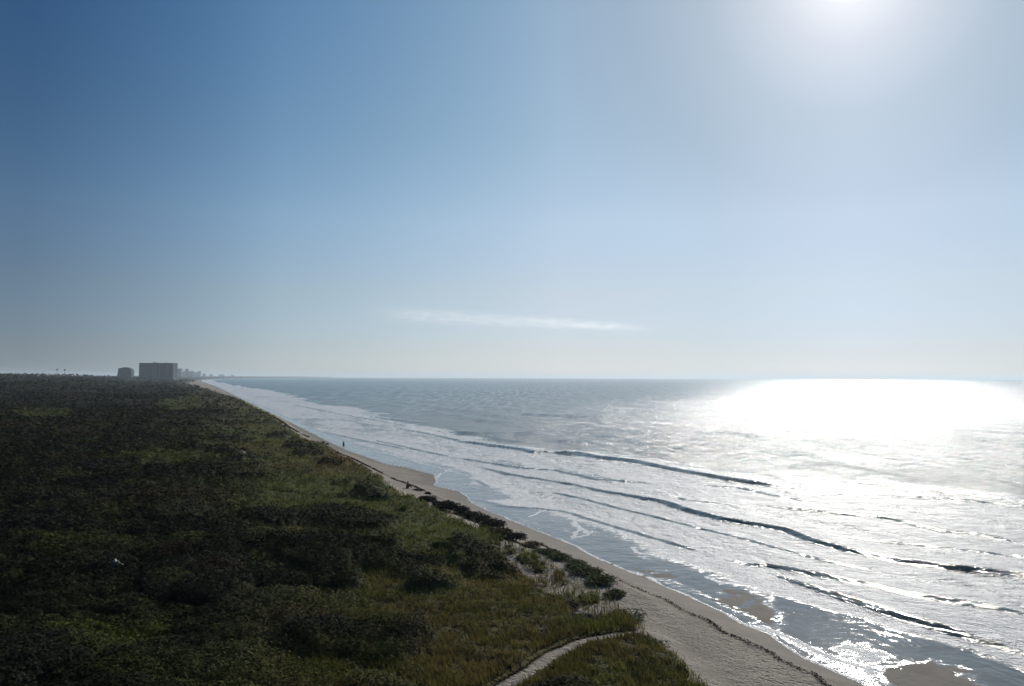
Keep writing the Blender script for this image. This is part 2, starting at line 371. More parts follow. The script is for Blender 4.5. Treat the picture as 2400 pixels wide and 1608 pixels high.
SANDBAR = [PP([(1655, 1405), (1700, 1380), (1750, 1375), (1790, 1400), (1830, 1440), (1825, 1460), (1810, 1475), (1740, 1440), (1690, 1420)], .1),
           PP([(2060, 1572), (2120, 1552), (2180, 1537), (2270, 1570), (2260, 1582), (2240, 1583), (2300, 1600), (2350, 1622), (2150, 1650), (2080, 1606)], .1),
           PP([(1470, 1330), (1560, 1338), (1600, 1352), (1560, 1362), (1500, 1345)], .05)]
GLARE_BAND = PP([(1780, 1335), (1870, 1372), (1998, 1411), (2126, 1454), (2254, 1492), (2400, 1537), (2560, 1590), (2520, 1622), (2400, 1574), (2313, 1538), (2236, 1515), (2151, 1492), (2082, 1472), (2031, 1451), (1954, 1436), (1851, 1405), (1790, 1378)], 0)  # smooth sheet of sun glare on the water, painted in as white foam
POOL = PP([(1800, 1392), (1851, 1405), (1954, 1436), (2031, 1451), (2082, 1472), (2151, 1492), (2236, 1515), (2313, 1538), (2400, 1574), (2520, 1622), (2520, 1700), (2200, 1700), (2040, 1600), (1950, 1545), (1850, 1492), (1800, 1470), (1835, 1440)], 0)
FOAMPATCH = PP([(1945, 1520), (1990, 1498), (2040, 1508), (2070, 1530), (2110, 1540), (2060, 1562), (2075, 1590), (2040, 1594), (2000, 1575), (1960, 1552)], 0)
WAVES = [(Curve(p, .3), h*.78, f) for p, h, f in WAVES]

def wob(x, y, k, sc_, a): return (fbm(x/sc_, y/sc_, k, 3)-.5)*2*a

def land_height(x, y):
    s, d = SD(x, y); r = np.hypot(x, y)
    ve = veg_edge(s); wr = np.maximum(wrack(s), ve+2.2); sh = np.maximum(shore(s), wr+1.5)
    crest = 2.1 + 1.0*sst(60, 75, s)*(1-sst(130, 150, s)) - .7*sst(2, 12, s)*(1-sst(20, 30, s))   # dune crest height by stretch of coast
    t = d-ve
    z_in = crest + 1.5*sst(0, -45, t) + (fbm(x/14, y/14, 3, 3)-.5)*1.6*sst(0, -14, t) + (fbm(x/60, y/60, 9, 2)-.5)*3.0*sst(-10, -60, t)
    z_face = crest + (1.45-crest)*sst(0, 3.4, t)
    z_b = 1.45 + (1.0-1.45)*np.clip((d-ve-3.4)/np.maximum(wr-ve-3.4, .5), 0, 1)
    z_b = np.where(d > wr, 1.0+(0.02-1.0)*np.clip((d-wr)/(sh-wr), 0, 1), z_b)
    z_b = np.where(d > sh, .02-.10*np.clip(d-sh, 0, 4)-.012*np.minimum(d-sh, 500)-.5*sst(20, 60, d-sh), z_b)
    z = np.where(t < 0, z_in, np.where(t < 3.4, np.minimum(z_face, 99), z_b))
    for P in SANDBAR:
        q = poly_sd(x+wob(x, y, 31, 1.3, .8), y+wob(x, y, 37, 1.3, .8), P); z = np.where(q > -2.5, np.maximum(z, -.25+.285*sst(-2.5, .6, q)+.05*(fbm(x/.8, y/.8, 39, 3)-.45)*sst(-1, 0, q)), z)
    return z

def PG(pts, up=0.0):            # the same, on the uneven ground itself
    out = []
    for a, b in pts:
        zz = 3.0
        for _ in range(6): q = W(a, b, zz); zz = .4*zz+.6*(float(land_height(q[0:1], q[1:2])[0])+up)
        out.append(W(a, b, zz))
    return out
PATH = PG([(1060, 1680), (1120, 1640), (1180, 1608), (1250, 1565), (1300, 1530), (1350, 1505), (1400, 1492), (1455, 1484), (1510, 1480)], .1)
SANDP = [PG(q, .1) for q in (
  [(1185, 1302), (1215, 1308), (1250, 1335), (1300, 1345), (1290, 1362), (1240, 1357), (1200, 1328)],
  [(1262, 1385), (1330, 1366), (1345, 1380), (1432, 1376), (1428, 1394), (1380, 1394), (1270, 1396)],
  [(1335, 1425), (1390, 1416), (1440, 1432), (1400, 1442), (1360, 1452), (1335, 1447)],
  [(560, 1052), (575, 1056), (590, 1075), (575, 1078)],
  [(1015, 1180), (1080, 1196), (1140, 1235), (1130, 1245), (1060, 1215), (1010, 1195)])]
SPARSE = PG([(1150, 1262), (1260, 1275), (1340, 1310), (1430, 1375), (1470, 1440), (1450, 1475), (1380, 1470), (1330, 1430), (1280, 1390), (1190, 1330)], .2)
LIGHT = [PG(q, .6) for q in (      # paler olive openings in the dark scrub
  [(300, 1065), (380, 1055), (480, 1070), (450, 1090), (330, 1095)],
  [(40, 962), (100, 955), (190, 962), (160, 978), (50, 980)],
  [(150, 1490), (240, 1468), (400, 1470), (420, 1500), (330, 1525), (170, 1520)],
  [(150, 1250), (220, 1262), (215, 1280), (150, 1272)],
  [(360, 950), (470, 930), (480, 955), (400, 965)],
  [(680, 1540), (820, 1520), (880, 1560), (820, 1608), (690, 1600)])]
def veg_fields(x, y):
    """cover 0..1, canopy height and foliage colour at a point of the land"""
    s, d = SD(x, y); t = d-veg_edge(s)
    w1 = wob(x, y, 51, 6, 3.0); inland = -t+w1*2.0
    grassy = 1-sst(10, 34, inland+wob(x, y, 57, 18, 9))            # 1 near the beach, 0 in the thick scrub
    cover = sst(.9, -.6, t+wob(x, y, 61, 2.0, 1.0))
    pd = line_dist(x+wob(x, y, 63, 3, .3), y+wob(x, y, 64, 3, .3), PATH)
    cover = cover*sst(.26, .66, pd)
    wx = x+wob(x, y, 71, 1.5, .9); wy = y+wob(x, y, 73, 1.5, .9)
    for P in SANDP: cover = cover*(1-sst(-.4, .3, poly_sd(wx, wy, P)))
    sp = sst(-1, 1.5, poly_sd(wx, wy, SPARSE))
    cover = cover*(1-sp*sst(.44, .54, fbm(x/1.1, y/1.1, 77, 3)))
    light = np.zeros_like(x)
    for P in LIGHT: light = np.maximum(light, .9*sst(-2.5, 2, poly_sd(x+w1*.8, y+w1*.6, P)))
    big, bid = domes(x+wob(x, y, 81, 3, 1), y+wob(x, y, 83, 3, 1), 6.5, 5)
    small, sid = domes(x, y, 2.1, 11); tiny, tid = domes(x, y, .8, 19)
    far = sst(150, 700, np.hypot(x, y)); dune_shrub = sst(.53, .62, fbm(x/7, y/7, 91, 3))*(1-sp)
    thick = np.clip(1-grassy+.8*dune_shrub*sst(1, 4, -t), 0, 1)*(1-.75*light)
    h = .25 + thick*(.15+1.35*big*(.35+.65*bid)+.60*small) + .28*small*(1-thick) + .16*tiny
    h = h*cover*(.35+.65*sst(.6, 4.0, pd))*(1-.45*sp)
    # woodland further inland
    forest = sst(60, 160, -t)*sst(380, 620, y)
    h = h + forest*(3.0+ 11.0*sst(650, 1200, y)*sst(60, 420, -t) + 3*domes(x, y, 16, 41)[0] + 2.0*(fbm(x/60, y/60, 95, 3)-.5))
    h = h + 5.0*np.exp(-((x+1010)**2+(y-1500)**2)/(2*28.**2))
    v1 = fbm(x/25, y/25, 101, 3); v2 = fbm(x/5, y/5, 103, 3)
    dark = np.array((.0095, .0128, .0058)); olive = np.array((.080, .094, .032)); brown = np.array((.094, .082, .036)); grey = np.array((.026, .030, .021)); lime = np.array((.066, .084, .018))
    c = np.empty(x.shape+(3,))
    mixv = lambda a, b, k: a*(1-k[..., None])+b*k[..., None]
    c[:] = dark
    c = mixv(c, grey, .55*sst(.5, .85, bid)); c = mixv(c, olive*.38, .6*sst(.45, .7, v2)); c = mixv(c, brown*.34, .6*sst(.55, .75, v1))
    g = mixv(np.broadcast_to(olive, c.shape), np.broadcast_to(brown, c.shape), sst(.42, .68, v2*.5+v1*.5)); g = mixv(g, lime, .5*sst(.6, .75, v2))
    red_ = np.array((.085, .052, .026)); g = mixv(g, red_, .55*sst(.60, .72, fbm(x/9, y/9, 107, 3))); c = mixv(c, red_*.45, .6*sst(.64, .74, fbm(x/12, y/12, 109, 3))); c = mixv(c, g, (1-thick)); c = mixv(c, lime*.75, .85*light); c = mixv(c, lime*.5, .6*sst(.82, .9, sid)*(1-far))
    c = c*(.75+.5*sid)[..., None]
    return cover, h, c, thick, forest

# ------------------------------------------------------------------ ground (one sheet)
def tans_dense(step, inner_=.72, outer=3.0):
    a = np.arange(-inner_, inner_+1e-6, step); b = inner_+np.cumsum(step*1.35**np.arange(1, 40)); b = b[b < outer]
    return np.r_[-b[::-1], a, b]
def ys_inv(y0, y1, px):      # rows at equal spacing on the picture plane
    k = px/(796.0*CAM_H); n = int((1/y0-1/y1)/k); return 1/np.linspace(1/y0, 1/y1, n)
ys = np.r_[-60, -20, 0.5, 10, 20, 28, ys_inv(33, 3000, 1.0), np.geomspace(3300, 20400, 20)]
tn = tans_dense(.0020)
X, Y, F = grid(tn, ys)
neg = Y < 33; X = np.where(neg, np.tile(tn, len(ys))*33, X)      # straight strip round the camera's foot
Z = land_height(X, Y)
s, d = SD(X, Y); sh = np.maximum(shore(s), wrack(s)+1.5)
cover, hc, cc, thick, forest = veg_fields(X, Y)
wetm = sst(-4.4, -1.2, d-sh+wob(X, Y, 111, 2.5, .8)); 
wr_d = np.abs(d-wrack(s)+wob(X, Y, 113, 1.2, .25)); drift = (1-sst(.05, .40, wr_d))*(s < 900)
Z = Z + .05*drift
ground = link('ground', mesh_np('ground', np.stack([X, Y, Z], 1), F, {'wet': wetm, 'soil': cover, 'drift': drift}, True, M_GROUND), kind='structure')

# ------------------------------------------------------------------ water
tw = tans_dense(.00115, .70, 3.0); yw = np.r_[ys_inv(36, 6000, .55), np.geomspace(6500, 20500, 12)]
X, Y, F = grid(tw, yw)
s, d = SD(X, Y); r = np.hypot(X, Y)
sh = np.maximum(shore(s), wrack(s)+1.5); dd = d-sh+wob(X, Y, 121, 3, .5)*(s < 600)
fade = 1-sst(250, 900, r)
z = np.zeros_like(X); foam = np.zeros_like(X)
so_ = surf_out(s)
zone = sst(3-2.5*sst(120, 260, s), 9-5*sst(120, 260, s), d-sh)*sst(so_+4, so_-5, d+wob(X, Y, 123, 14, 7)+12*(fbm(s/45, d/20, 124, 3)-.5)*sst(150, 400, s))
patch = fbm(s/22, d/5.5, 125, 4)
foam = zone*(.78+.8*(patch-.5)*1.5)
ff_ = sst(250, 450, s); foam = foam*(1-ff_)+ff_*zone*(.45+.95*fbm(s/38, d/7, 127, 4))
faces = np.zeros_like(X)
for wc, hgt, ff in WAVES:
    a, b = wc.ends; x_ = d-wc(s)-wob(X, Y, 131, 4, .18)
    env = sst(a-1, a+9, s)*sst(b+1, b-9, s) if hgt > .2 else sst(a-1, a+3, s)*sst(b+1, b-3, s)
    if hgt > .3 and ff == 1.: env = env*(1-.5*sst(38, 80, s))
    env = env*(.90+.2*fbm(s/7, s*0+hgt*50, 133, 2))
    hgt = min(hgt, .50); wf = .42+hgt*1.15; wb = 2.5+hgt*5
    prof = np.where(x_ < 0, np.exp(-(x_/wf)**2), np.exp(-(x_/wb)**2))
    z = np.maximum(z, 0)*1 + np.minimum(z, 0) + env*hgt*prof*(1-.5*(z > .1)*(z/(.5)))
    foam = np.maximum(foam, env*ff*(.97*sst(-.1, .6, x_)*sst(11, 2, x_)))
    fc_ = env*.97*sst(-wf*1.6, -wf*.7, x_)*sst(.15, -.15, x_); faces = np.maximum(faces, fc_); foam = foam*(1-np.clip(fc_, 0, 1))
    foam = np.maximum(foam, env*ff*.28*(sst(-wf*3.2, -wf*2.3, x_)*sst(-wf*1.4, -wf*2.0, x_)))
# swell and chop out at sea
off = sst(0, 40, d-so_)
z = z + off*fade*(.22*np.sin((d+wob(X, Y, 141, 40, 9))/3.4+wob(X, Y, 143, 25, 2))+.35*(fbm(s/14, d/4, 145, 3)-.5)+.42*(fbm(X/3.2, Y/2.2, 146, 4, .6)-.5)) + (1-off)*sst(3, 12, d-sh)*.16*(fbm(s/2.6, d/1.2, 147, 4, .6)-.5)
foam = np.maximum(foam, off*.40*sst(.66, .74, fbm(s/16, d/6, 149, 3))*(r < 600))
for q in SWASH:
    ld = line_dist(X+wob(X, Y, 151, 1.4, .35), Y+wob(X, Y, 153, 1.4, .35), q); foam = np.maximum(foam, .95*(1-sst(.08, .38, ld)))
edge = 1-sst(.05, .32, np.abs(dd-.15)); foam = np.maximum(foam, .8*edge*(s < 400))
ia, ib = inner.ends; ie = (1-sst(.1, .4, np.abs(d-inner(s)+wob(X, Y, 155, 1.5, .2))))*(s > ia-8)*(s < ib+1); foam = np.maximum(foam, ie)
pool = sst(-.4, .5, poly_sd(X+wob(X, Y, 157, 2, .5), Y+wob(X, Y, 159, 2, .5), POOL))
foam = foam*(1-pool); foam = np.maximum(foam, pool*.17*sst(.45, .66, fbm(X/1.2, Y/1.2, 161, 4)))
foam = np.maximum(foam, .92*sst(-.3, .8, poly_sd(X+wob(X, Y, 158, 2, .4), Y, GLARE_BAND))*(1-pool))  # glare band goes into the foam colour
fp = sst(-.5, .9, poly_sd(X+wob(X, Y, 163, 1.0, .7), Y+wob(X, Y, 165, 1.0, .7), FOAMPATCH)); foam = np.maximum(foam, fp*np.clip(.05+1.0*fbm(X/1.0, Y/1.0, 169, 4), 0, 1))
foam = np.maximum(foam, .9*ie)
for P in SANDBAR:
    q = poly_sd(X+wob(X, Y, 31, 1.3, .8), Y+wob(X, Y, 37, 1.3, .8), P); foam = np.maximum(foam, .25*sst(-.9, -.2, q)*sst(1.2, .2, q))
foam = foam*(1-np.clip(faces, 0, 1))
wash = sst(13-8*sst(120, 260, s), 7-5*sst(120, 260, s), d-sh)
calm = np.clip(np.maximum(np.maximum(wash*.95, pool), faces*.85), 0, 1)*(r < 1500)
wash_foam = wash*sst(.42, .66, fbm(s/7, d/1.3, 167, 4))*.42; foam = np.maximum(foam, wash_foam*(1-pool)*(d > sh+.5))
shallow = np.maximum(sst(20, 2, d-sh), pool*.75)
z = np.where(dd < 3, np.minimum(z, .05), z); z = z + .03
# the sheet dives under the beach
z = np.where(d < sh-1.5, z-.6, z); z = np.where(dd < 0, z-.05, z)
farA = sst(120, 900, r)
water = link('water', mesh_np('water', np.stack([X, Y, z], 1), F, {'foam': np.clip(foam, 0, 1), 'shallow': shallow, 'calm': calm, 'far': farA}, True, M_WATER), kind='structure')
# drop the part of the sheet that lies under dry land
import bmesh
def keep_faces(me, keep_v):
    k = len(me.polygons); li = np.empty(k*4, np.int32); me.loops.foreach_get('vertex_index', li); return keep_v[li.reshape(-1, 4)].any(1)
kv = (d > sh-6)
kf = kv[F].any(1)
used = np.unique(F[kf]); remap = np.full(len(X), -1); remap[used] = np.arange(len(used))
old = water.data
water.data = mesh_np('water', np.stack([X, Y, z], 1)[used], remap[F[kf]], {'foam': np.clip(foam, 0, 1)[used], 'shallow': shallow[used], 'calm': calm[used], 'far': farA[used]}, True, M_WATER)
bpy.data.meshes.remove(old)

# ------------------------------------------------------------------ scrub: canopy sheet + leaves, one mass nobody could count
def quads(P, size, up_bias, rng, aspect=1.6, base=None, bw=1.6):
    n = len(P); nrm = rng.normal(size=(n, 3)); nrm[:, 2] = np.abs(nrm[:, 2])*up_bias+.15
    if base is not None: nrm = nrm*.55+base*bw
    nrm /= np.linalg.norm(nrm, axis=1)[:, None]
    a = np.cross(nrm, rng.normal(size=(n, 3))); a /= np.linalg.norm(a, axis=1)[:, None]; b = np.cross(nrm, a)
    a *= (size*aspect/2)[:, None]; b *= (size/2)[:, None]
    V = np.stack([P-a, P-b*.9+a*.1, P+a, P+b*.9-a*.1], 1).reshape(-1, 3)
    return V, np.arange(n*4).reshape(n, 4)
def sample_land(n, y0, y1, tmax=.80, power=1.0, rng=RNG):
    iy = rng.uniform(1/y1, 1/y0, n); y = 1/iy; x = rng.uniform(-tmax, tmax, n)*y
    return x, y
tg = tans_dense(.0032, .72, 2.0); yg = np.r_[ys_inv(29, 2600, 1.3), np.geomspace(2700, 15000, 40)]
X, Y, F = grid(tg, yg)
cover, hc, cc, thick, forest = veg_fields(X, Y); s, d = SD(X, Y); Z = land_height(X, Y)
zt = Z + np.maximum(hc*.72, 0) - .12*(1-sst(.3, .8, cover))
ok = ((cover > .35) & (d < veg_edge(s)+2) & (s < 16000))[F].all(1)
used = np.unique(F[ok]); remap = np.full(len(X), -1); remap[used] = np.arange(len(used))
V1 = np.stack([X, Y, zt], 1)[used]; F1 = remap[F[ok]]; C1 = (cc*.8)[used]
x, y = sample_land(860000, 29, 2600)
s, d = SD(x, y); k = d < veg_edge(s)+1.5; x = x[k]; y = y[k]
cover, h, c, thick, forest = veg_fields(x, y); z = land_height(x, y)
k = (cover > .45) & (RNG.random(len(x)) < .16+.84*thick+.2*forest)
x, y, z, h, c, thick = (q[k] for q in (x, y, z, h, c, thick)); r = np.hypot(x, y)
size = np.maximum(.078, .0028*r)*RNG.uniform(.55, 1.3, len(x))
P = np.stack([x, y, z+h*RNG.uniform(.74, 1.04, len(x))+size*.12], 1)
e_ = np.maximum(.12, r*.0015); hx = veg_fields(x+e_, y)[1]-veg_fields(x-e_, y)[1]; hy = veg_fields(x, y+e_)[1]-veg_fields(x, y-e_)[1]
gn = np.stack([-hx/(2*e_), -hy/(2*e_), np.ones(len(x))], 1); gn /= np.linalg.norm(gn, axis=1)[:, None]
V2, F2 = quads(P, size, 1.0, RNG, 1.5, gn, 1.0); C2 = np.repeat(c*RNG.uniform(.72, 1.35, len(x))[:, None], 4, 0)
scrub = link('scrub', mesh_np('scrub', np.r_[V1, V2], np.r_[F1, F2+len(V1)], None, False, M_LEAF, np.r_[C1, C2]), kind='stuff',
             label='dense dark green coastal scrub covering the land behind the dune', cat='scrub')

# grass: bent tapering blades in tufts near the beach
x, y = sample_land(520000, 30, 900, .80); s, d = SD(x, y); k = (d < veg_edge(s)+1.2) & (d > veg_edge(s)-55); x = x[k]; y = y[k]
cover, h, c, thick, forest = veg_fields(x, y)
tuft = fbm(x/.9, y/.9, 171, 2)
k = (RNG.random(len(x)) < ((1-thick)*1.0+.12)*np.where(cover > .5, 1, .28)) & (line_dist(x, y, PATH) > .8) & (d[k] < veg_edge(s[k])+.8+.0*x) & (tuft > .36) & (forest < .3); x, y, h, c = x[k], y[k], h[k], c[k]
z = land_height(x, y)+h*.45; r = np.hypot(x, y); n = len(x)
hgt = RNG.uniform(.18, .52, n)*(1+r*.002); wd = np.maximum(.016, .0010*r)*RNG.uniform(.6, 1.2, n)
an = RNG.uniform(0, 2*math.pi, n); lean = RNG.uniform(.05, .5, n)*hgt; wind = np.array((-.5, -.1))
dx = np.cos(an)*lean+wind[0]*hgt*.4; dy = np.sin(an)*lean+wind[1]*hgt*.4; pa = RNG.uniform(0, math.pi, n); wx = np.cos(pa)*wd/2; wy = np.sin(pa)*wd/2
b = np.stack([x, y, z], 1); m_ = b+np.stack([dx*.35, dy*.35, hgt*.6], 1); tp = b+np.stack([dx, dy, hgt], 1); wv = np.stack([wx, wy, wx*0], 1)
V = np.stack([b-wv, b+wv, m_+wv*.8, tp, m_-wv*.8], 1).reshape(-1, 3); F = np.arange(n*5).reshape(n, 5)
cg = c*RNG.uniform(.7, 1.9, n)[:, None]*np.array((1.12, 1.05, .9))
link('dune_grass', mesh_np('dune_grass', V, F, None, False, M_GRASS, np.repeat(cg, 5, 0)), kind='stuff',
     label='olive dune grass along the edge of the beach', cat='grass')


# ------------------------------------------------------------------ bmesh-free builders for the small things
class MB:
    def __init__(self): self.V = []; self.F = []
    def add(self, V, F):
        o = len(self.V); self.V += [tuple(v) for v in V]; self.F += [tuple(i+o for i in f) for f in F]; return self
    def box(self, x0, x1, y0, y1, z0, z1):
        V = [(x, y, z) for z in (z0, z1) for y in (y0, y1) for x in (x0, x1)]
        return self.add(V, [(0, 2, 3, 1), (4, 5, 7, 6), (0, 1, 5, 4), (2, 6, 7, 3), (0, 4, 6, 2), (1, 3, 7, 5)])
    def prism(self, pts, y0, y1):      # outline in x,z extruded along y
        n = len(pts); V = [(x, y0, z) for x, z in pts]+[(x, y1, z) for x, z in pts]
        return self.add(V, [tuple(range(n)), tuple(range(2*n-1, n-1, -1))]+[(i, i+n, (i+1) % n+n, (i+1) % n) for i in range(n)])
    def tube(self, pts, rad, k=6):
        V = []; F = []
        for i, (p, r) in enumerate(zip(pts, rad)):
            p = Vector(p); a = Vector(pts[min(i+1, len(pts)-1)])-Vector(pts[max(i-1, 0)]); a.normalize()
            u = a.cross(Vector((.3, .2, 1)) if abs(a.z) < .9 else Vector((1, 0, 0))).normalized(); v = a.cross(u)
            V += [tuple(p+u*math.cos(t*2*math.pi/k)*r+v*math.sin(t*2*math.pi/k)*r) for t in range(k)]
        for i in range(len(pts)-1):
            for j in range(k): F.append((i*k+j, i*k+(j+1) % k, (i+1)*k+(j+1) % k, (i+1)*k+j))
        F += [tuple(range(k-1, -1, -1)), tuple((len(pts)-1)*k+j for j in range(k))]
        return self.add(V, F)
    def mesh(self, name, mat, smooth=False):
        me = bpy.data.meshes.new(name); me.from_pydata(self.V, [], self.F); me.materials.append(mat)
        me.polygons.foreach_set('use_smooth', [smooth]*len(me.polygons)); return me
def empty(name, loc, rz=0, **k):
    return link(name, None, None, loc, rz, **k)
def LH(x, y): return float(land_height(np.array([x]), np.array([y]))[0])

M_WALL = simple('haze_tinted_wall', (.04, .072, .10), (.058, .095, .125), .85, .08)  # blue of the distance haze mixed into the wall colour
M_WALL2 = simple('haze_shaded_wall', (.022, .048, .072), (.034, .066, .092), .85, .08)  # darker wall: haze blue and the shaded front put into its colour
M_GLASS = simple('dark_window_glass', (.03, .04, .05), (.05, .06, .07), .25, .3)
M_SLAB = simple('balcony_concrete', (.09, .115, .145), (.12, .145, .175), .8, .2)

# the long hotel block by the beach
bx, bz = WY(366, 2300.0); gx = bx
hb = empty('hotel_building', (bx, 2300, 3.0), math.radians(-3), label='long flat topped high rise slab beside the beach, tallest on the skyline', cat='building', group='high rises along the far shore')
Wd, Hh, Dp = 100.0, 50.5, 26.0
link('wall', MB().box(-Wd/2, Wd/2, 0, Dp, -3, Hh).mesh('wall', M_WALL2), hb)
link('roof', MB().box(-Wd/2-.6, Wd/2+.6, -.6, Dp+.6, Hh+.003, Hh+1.3).box(-14, -4, 6, 16, Hh+1.31, Hh+3.0).box(20, 27, 8, 16, Hh+1.31, Hh+2.4).mesh('roof', M_WALL2), hb)
floors = 16; fh = Hh/floors; nb = 10; bw = Wd/nb
for i in range(nb):
    x0 = -Wd/2+i*bw
    g = MB()
    for f in range(floors): g.box(x0+1.1, x0+bw-1.1, -.12, -.003, f*fh+.7, f*fh+2.6)
    link('window_column', g.mesh('window_column', M_GLASS), hb)
    b_ = MB()
    for f in range(1, floors): b_.box(x0+.8, x0+bw-.8, -1.9, -.125, f*fh+.05, f*fh+.28).box(x0+.8, x0+bw-.8, -1.95, -1.86, f*fh+.281, f*fh+1.2)
    link('balcony_stack', b_.mesh('balcony_stack', M_SLAB if i in (0, 1, 4, 8, 9) else M_WALL), hb)
for i in range(0, nb+1, 2):
    x0 = -Wd/2+i*bw; link('pier', MB().box(x0-.5, x0+.5, -2.1, -.004, -3, Hh-.01).mesh('pier', M_WALL), hb)
for k in range(3):
    g = MB()
    for f in range(floors): g.box(Wd/2+.003, Wd/2+.14, 3+k*8, 7+k*8, f*fh+.7, f*fh+2.4)
    link('side_window_column', g.mesh('side_window_column', M_GLASS), hb)

# the shorter tower to its left, one corner cut back as it rises
bx, bz = WY(290, 2450.0)
tb = empty('apartment_tower', (bx, 2450, 3.0), math.radians(6), label='shorter tower with a sloping left edge, left of the long slab', cat='building', group='high rises along the far shore')
O = [(-23, -3), (22, -3), (22, 30), (20, 35.5), (14, 39), (4, 41), (-4, 40), (-8, 38.5), (-16, 38)]
link('wall', MB().prism(O, 0, 24).mesh('wall', M_WALL2), tb)
for i in range(6):
    x0 = -17.5+i*6.3; b_ = MB(); g = MB()
    for f in range(1, 12):
        if f*3.1 < 36:
            b_.box(x0+.3, x0+5, -1.6, -.125, f*3.1, f*3.1+.25).box(x0+.3, x0+5, -1.65, -1.57, f*3.1+.251, f*3.1+1.1); g.box(x0+.6, x0+4.6, -.12, -.003, f*3.1+.5, f*3.1+2.5)
    link('window_column', g.mesh('window_column', M_GLASS), tb); link('balcony_stack', b_.mesh('balcony_stack', M_SLAB), tb)

# the far resort skyline: photo x range, photo top, distance, words
FAR = [(413, 424, 864.0, 3900, 'pale block just right of the long slab, partly behind its corner'), (428, 432, 870, 4600, 'narrow low block between two taller far towers'), (432, 441, 864.5, 4700, 'tallest of the small far towers, with a stepped top'),
       (443, 452, 869, 5200, 'square far block beside the stepped tower'), (454, 459, 872, 5600, 'thin far tower left of the pair with pale fronts'), (460, 469, 868.5, 6200, 'far block with a slanting roofline near the shore'),
       (474, 480, 874.5, 6900, 'small faint block past the slanting roofline'), (490, 497, 876.0, 7600, 'faint far block alone above the hazy shore'), (512, 524, 876.5, 8300, 'low wide faint block on the hazy point'), (541, 547, 877.5, 9000, 'faintest far block at the tip of the shore')]
for i, (xa, xb, top, dist, words) in enumerate(FAR):
    dist *= 1.3; top += .8*(i not in (0, 2))
    x0, _ = WY(xa, dist); x1, _ = WY(xb, dist); _, zt_ = WY((xa+xb)/2, dist, py=top)
    w_ = x1-x0; h_ = max(zt_-2, 12); o = empty('distant_building', ((x0+x1)/2, dist, 2.0), random.uniform(-.15, .15), label=words, cat='building', group='high rises along the far shore')
    m_ = MB().box(-w_/2, w_/2, 0, 22, -3, h_*(.82 if i in (2, 5) else 1))
    if i == 2: m_.box(-w_*.3, w_*.35, 3, 18, h_*.82+.003, h_)
    if i == 5: m_.prism([(-w_/2, h_*.82+.003), (w_/2, h_*.82+.003), (w_/2, h_)], 2, 20)
    link('wall', m_.mesh('wall', M_WALL), o)
    b_ = MB(); n_ = max(3, int(h_/3.4))
    for f in range(1, n_): b_.box(-w_/2+1, w_/2-1, -1.4, -.003, f*h_*.8/n_, f*h_*.8/n_+1.1)
    link('balconies', b_.mesh('balconies', M_SLAB), o)

# ------------------------------------------------------------------ shrubs one can tell apart
def leaf_cloud(rng, n, rx, rz, tint, size, clumps=7):
    cs = []
    for i in range(clumps):
        a = rng.uniform(0, 6.28); q = rng.uniform(0, .6); cs.append((math.cos(a)*q*rx, math.sin(a)*q*rx, rz*rng.uniform(.35, .72), rx*rng.uniform(.35, .6), rz*rng.uniform(.25, .4)))
    P = []
    for i in range(n):
        c = cs[i % clumps]; v = rng.normal(size=3); v /= np.linalg.norm(v); k = rng.uniform(.55, 1.05)
        P.append((c[0]+v[0]*c[3]*k, c[1]+v[1]*c[3]*k, max(.05, c[2]+v[2]*c[4]*k)))
    V, F = quads(np.array(P), rng.uniform(size*.6, size*1.4, n), .8, rng)
    return V, F, np.repeat(np.array(tint)[None]*rng.uniform(.5, 1.7, n)[:, None], 4, 0)
SHRUB_TINT = {'dark': (.034, .036, .028), 'green': (.056, .072, .028), 'brown': (.066, .056, .032), 'lime': (.060, .082, .018)}
PROTO = {}
def shrub_proto(kind, v):
    if (kind, v) not in PROTO:
        rng = np.random.default_rng(100+v*7+len(kind)); V, F, c = leaf_cloud(rng, 1700, 1.0, 1.0, SHRUB_TINT[kind], .085, 9+2*v)
        st = MB()
        for i in range(5):
            a = rng.uniform(0, 6.28); q = rng.uniform(.3, .7); st.tube([(0, 0, -.3), (math.cos(a)*q*.4, math.sin(a)*q*.4, .35), (math.cos(a)*q, math.sin(a)*q, .85)], [.035, .025, .01], 5)
        PROTO[(kind, v)] = (mesh_np('foliage', V, F, None, False, M_LEAF, c), st.mesh('stem', M_WOOD, True))
    return PROTO[(kind, v)]
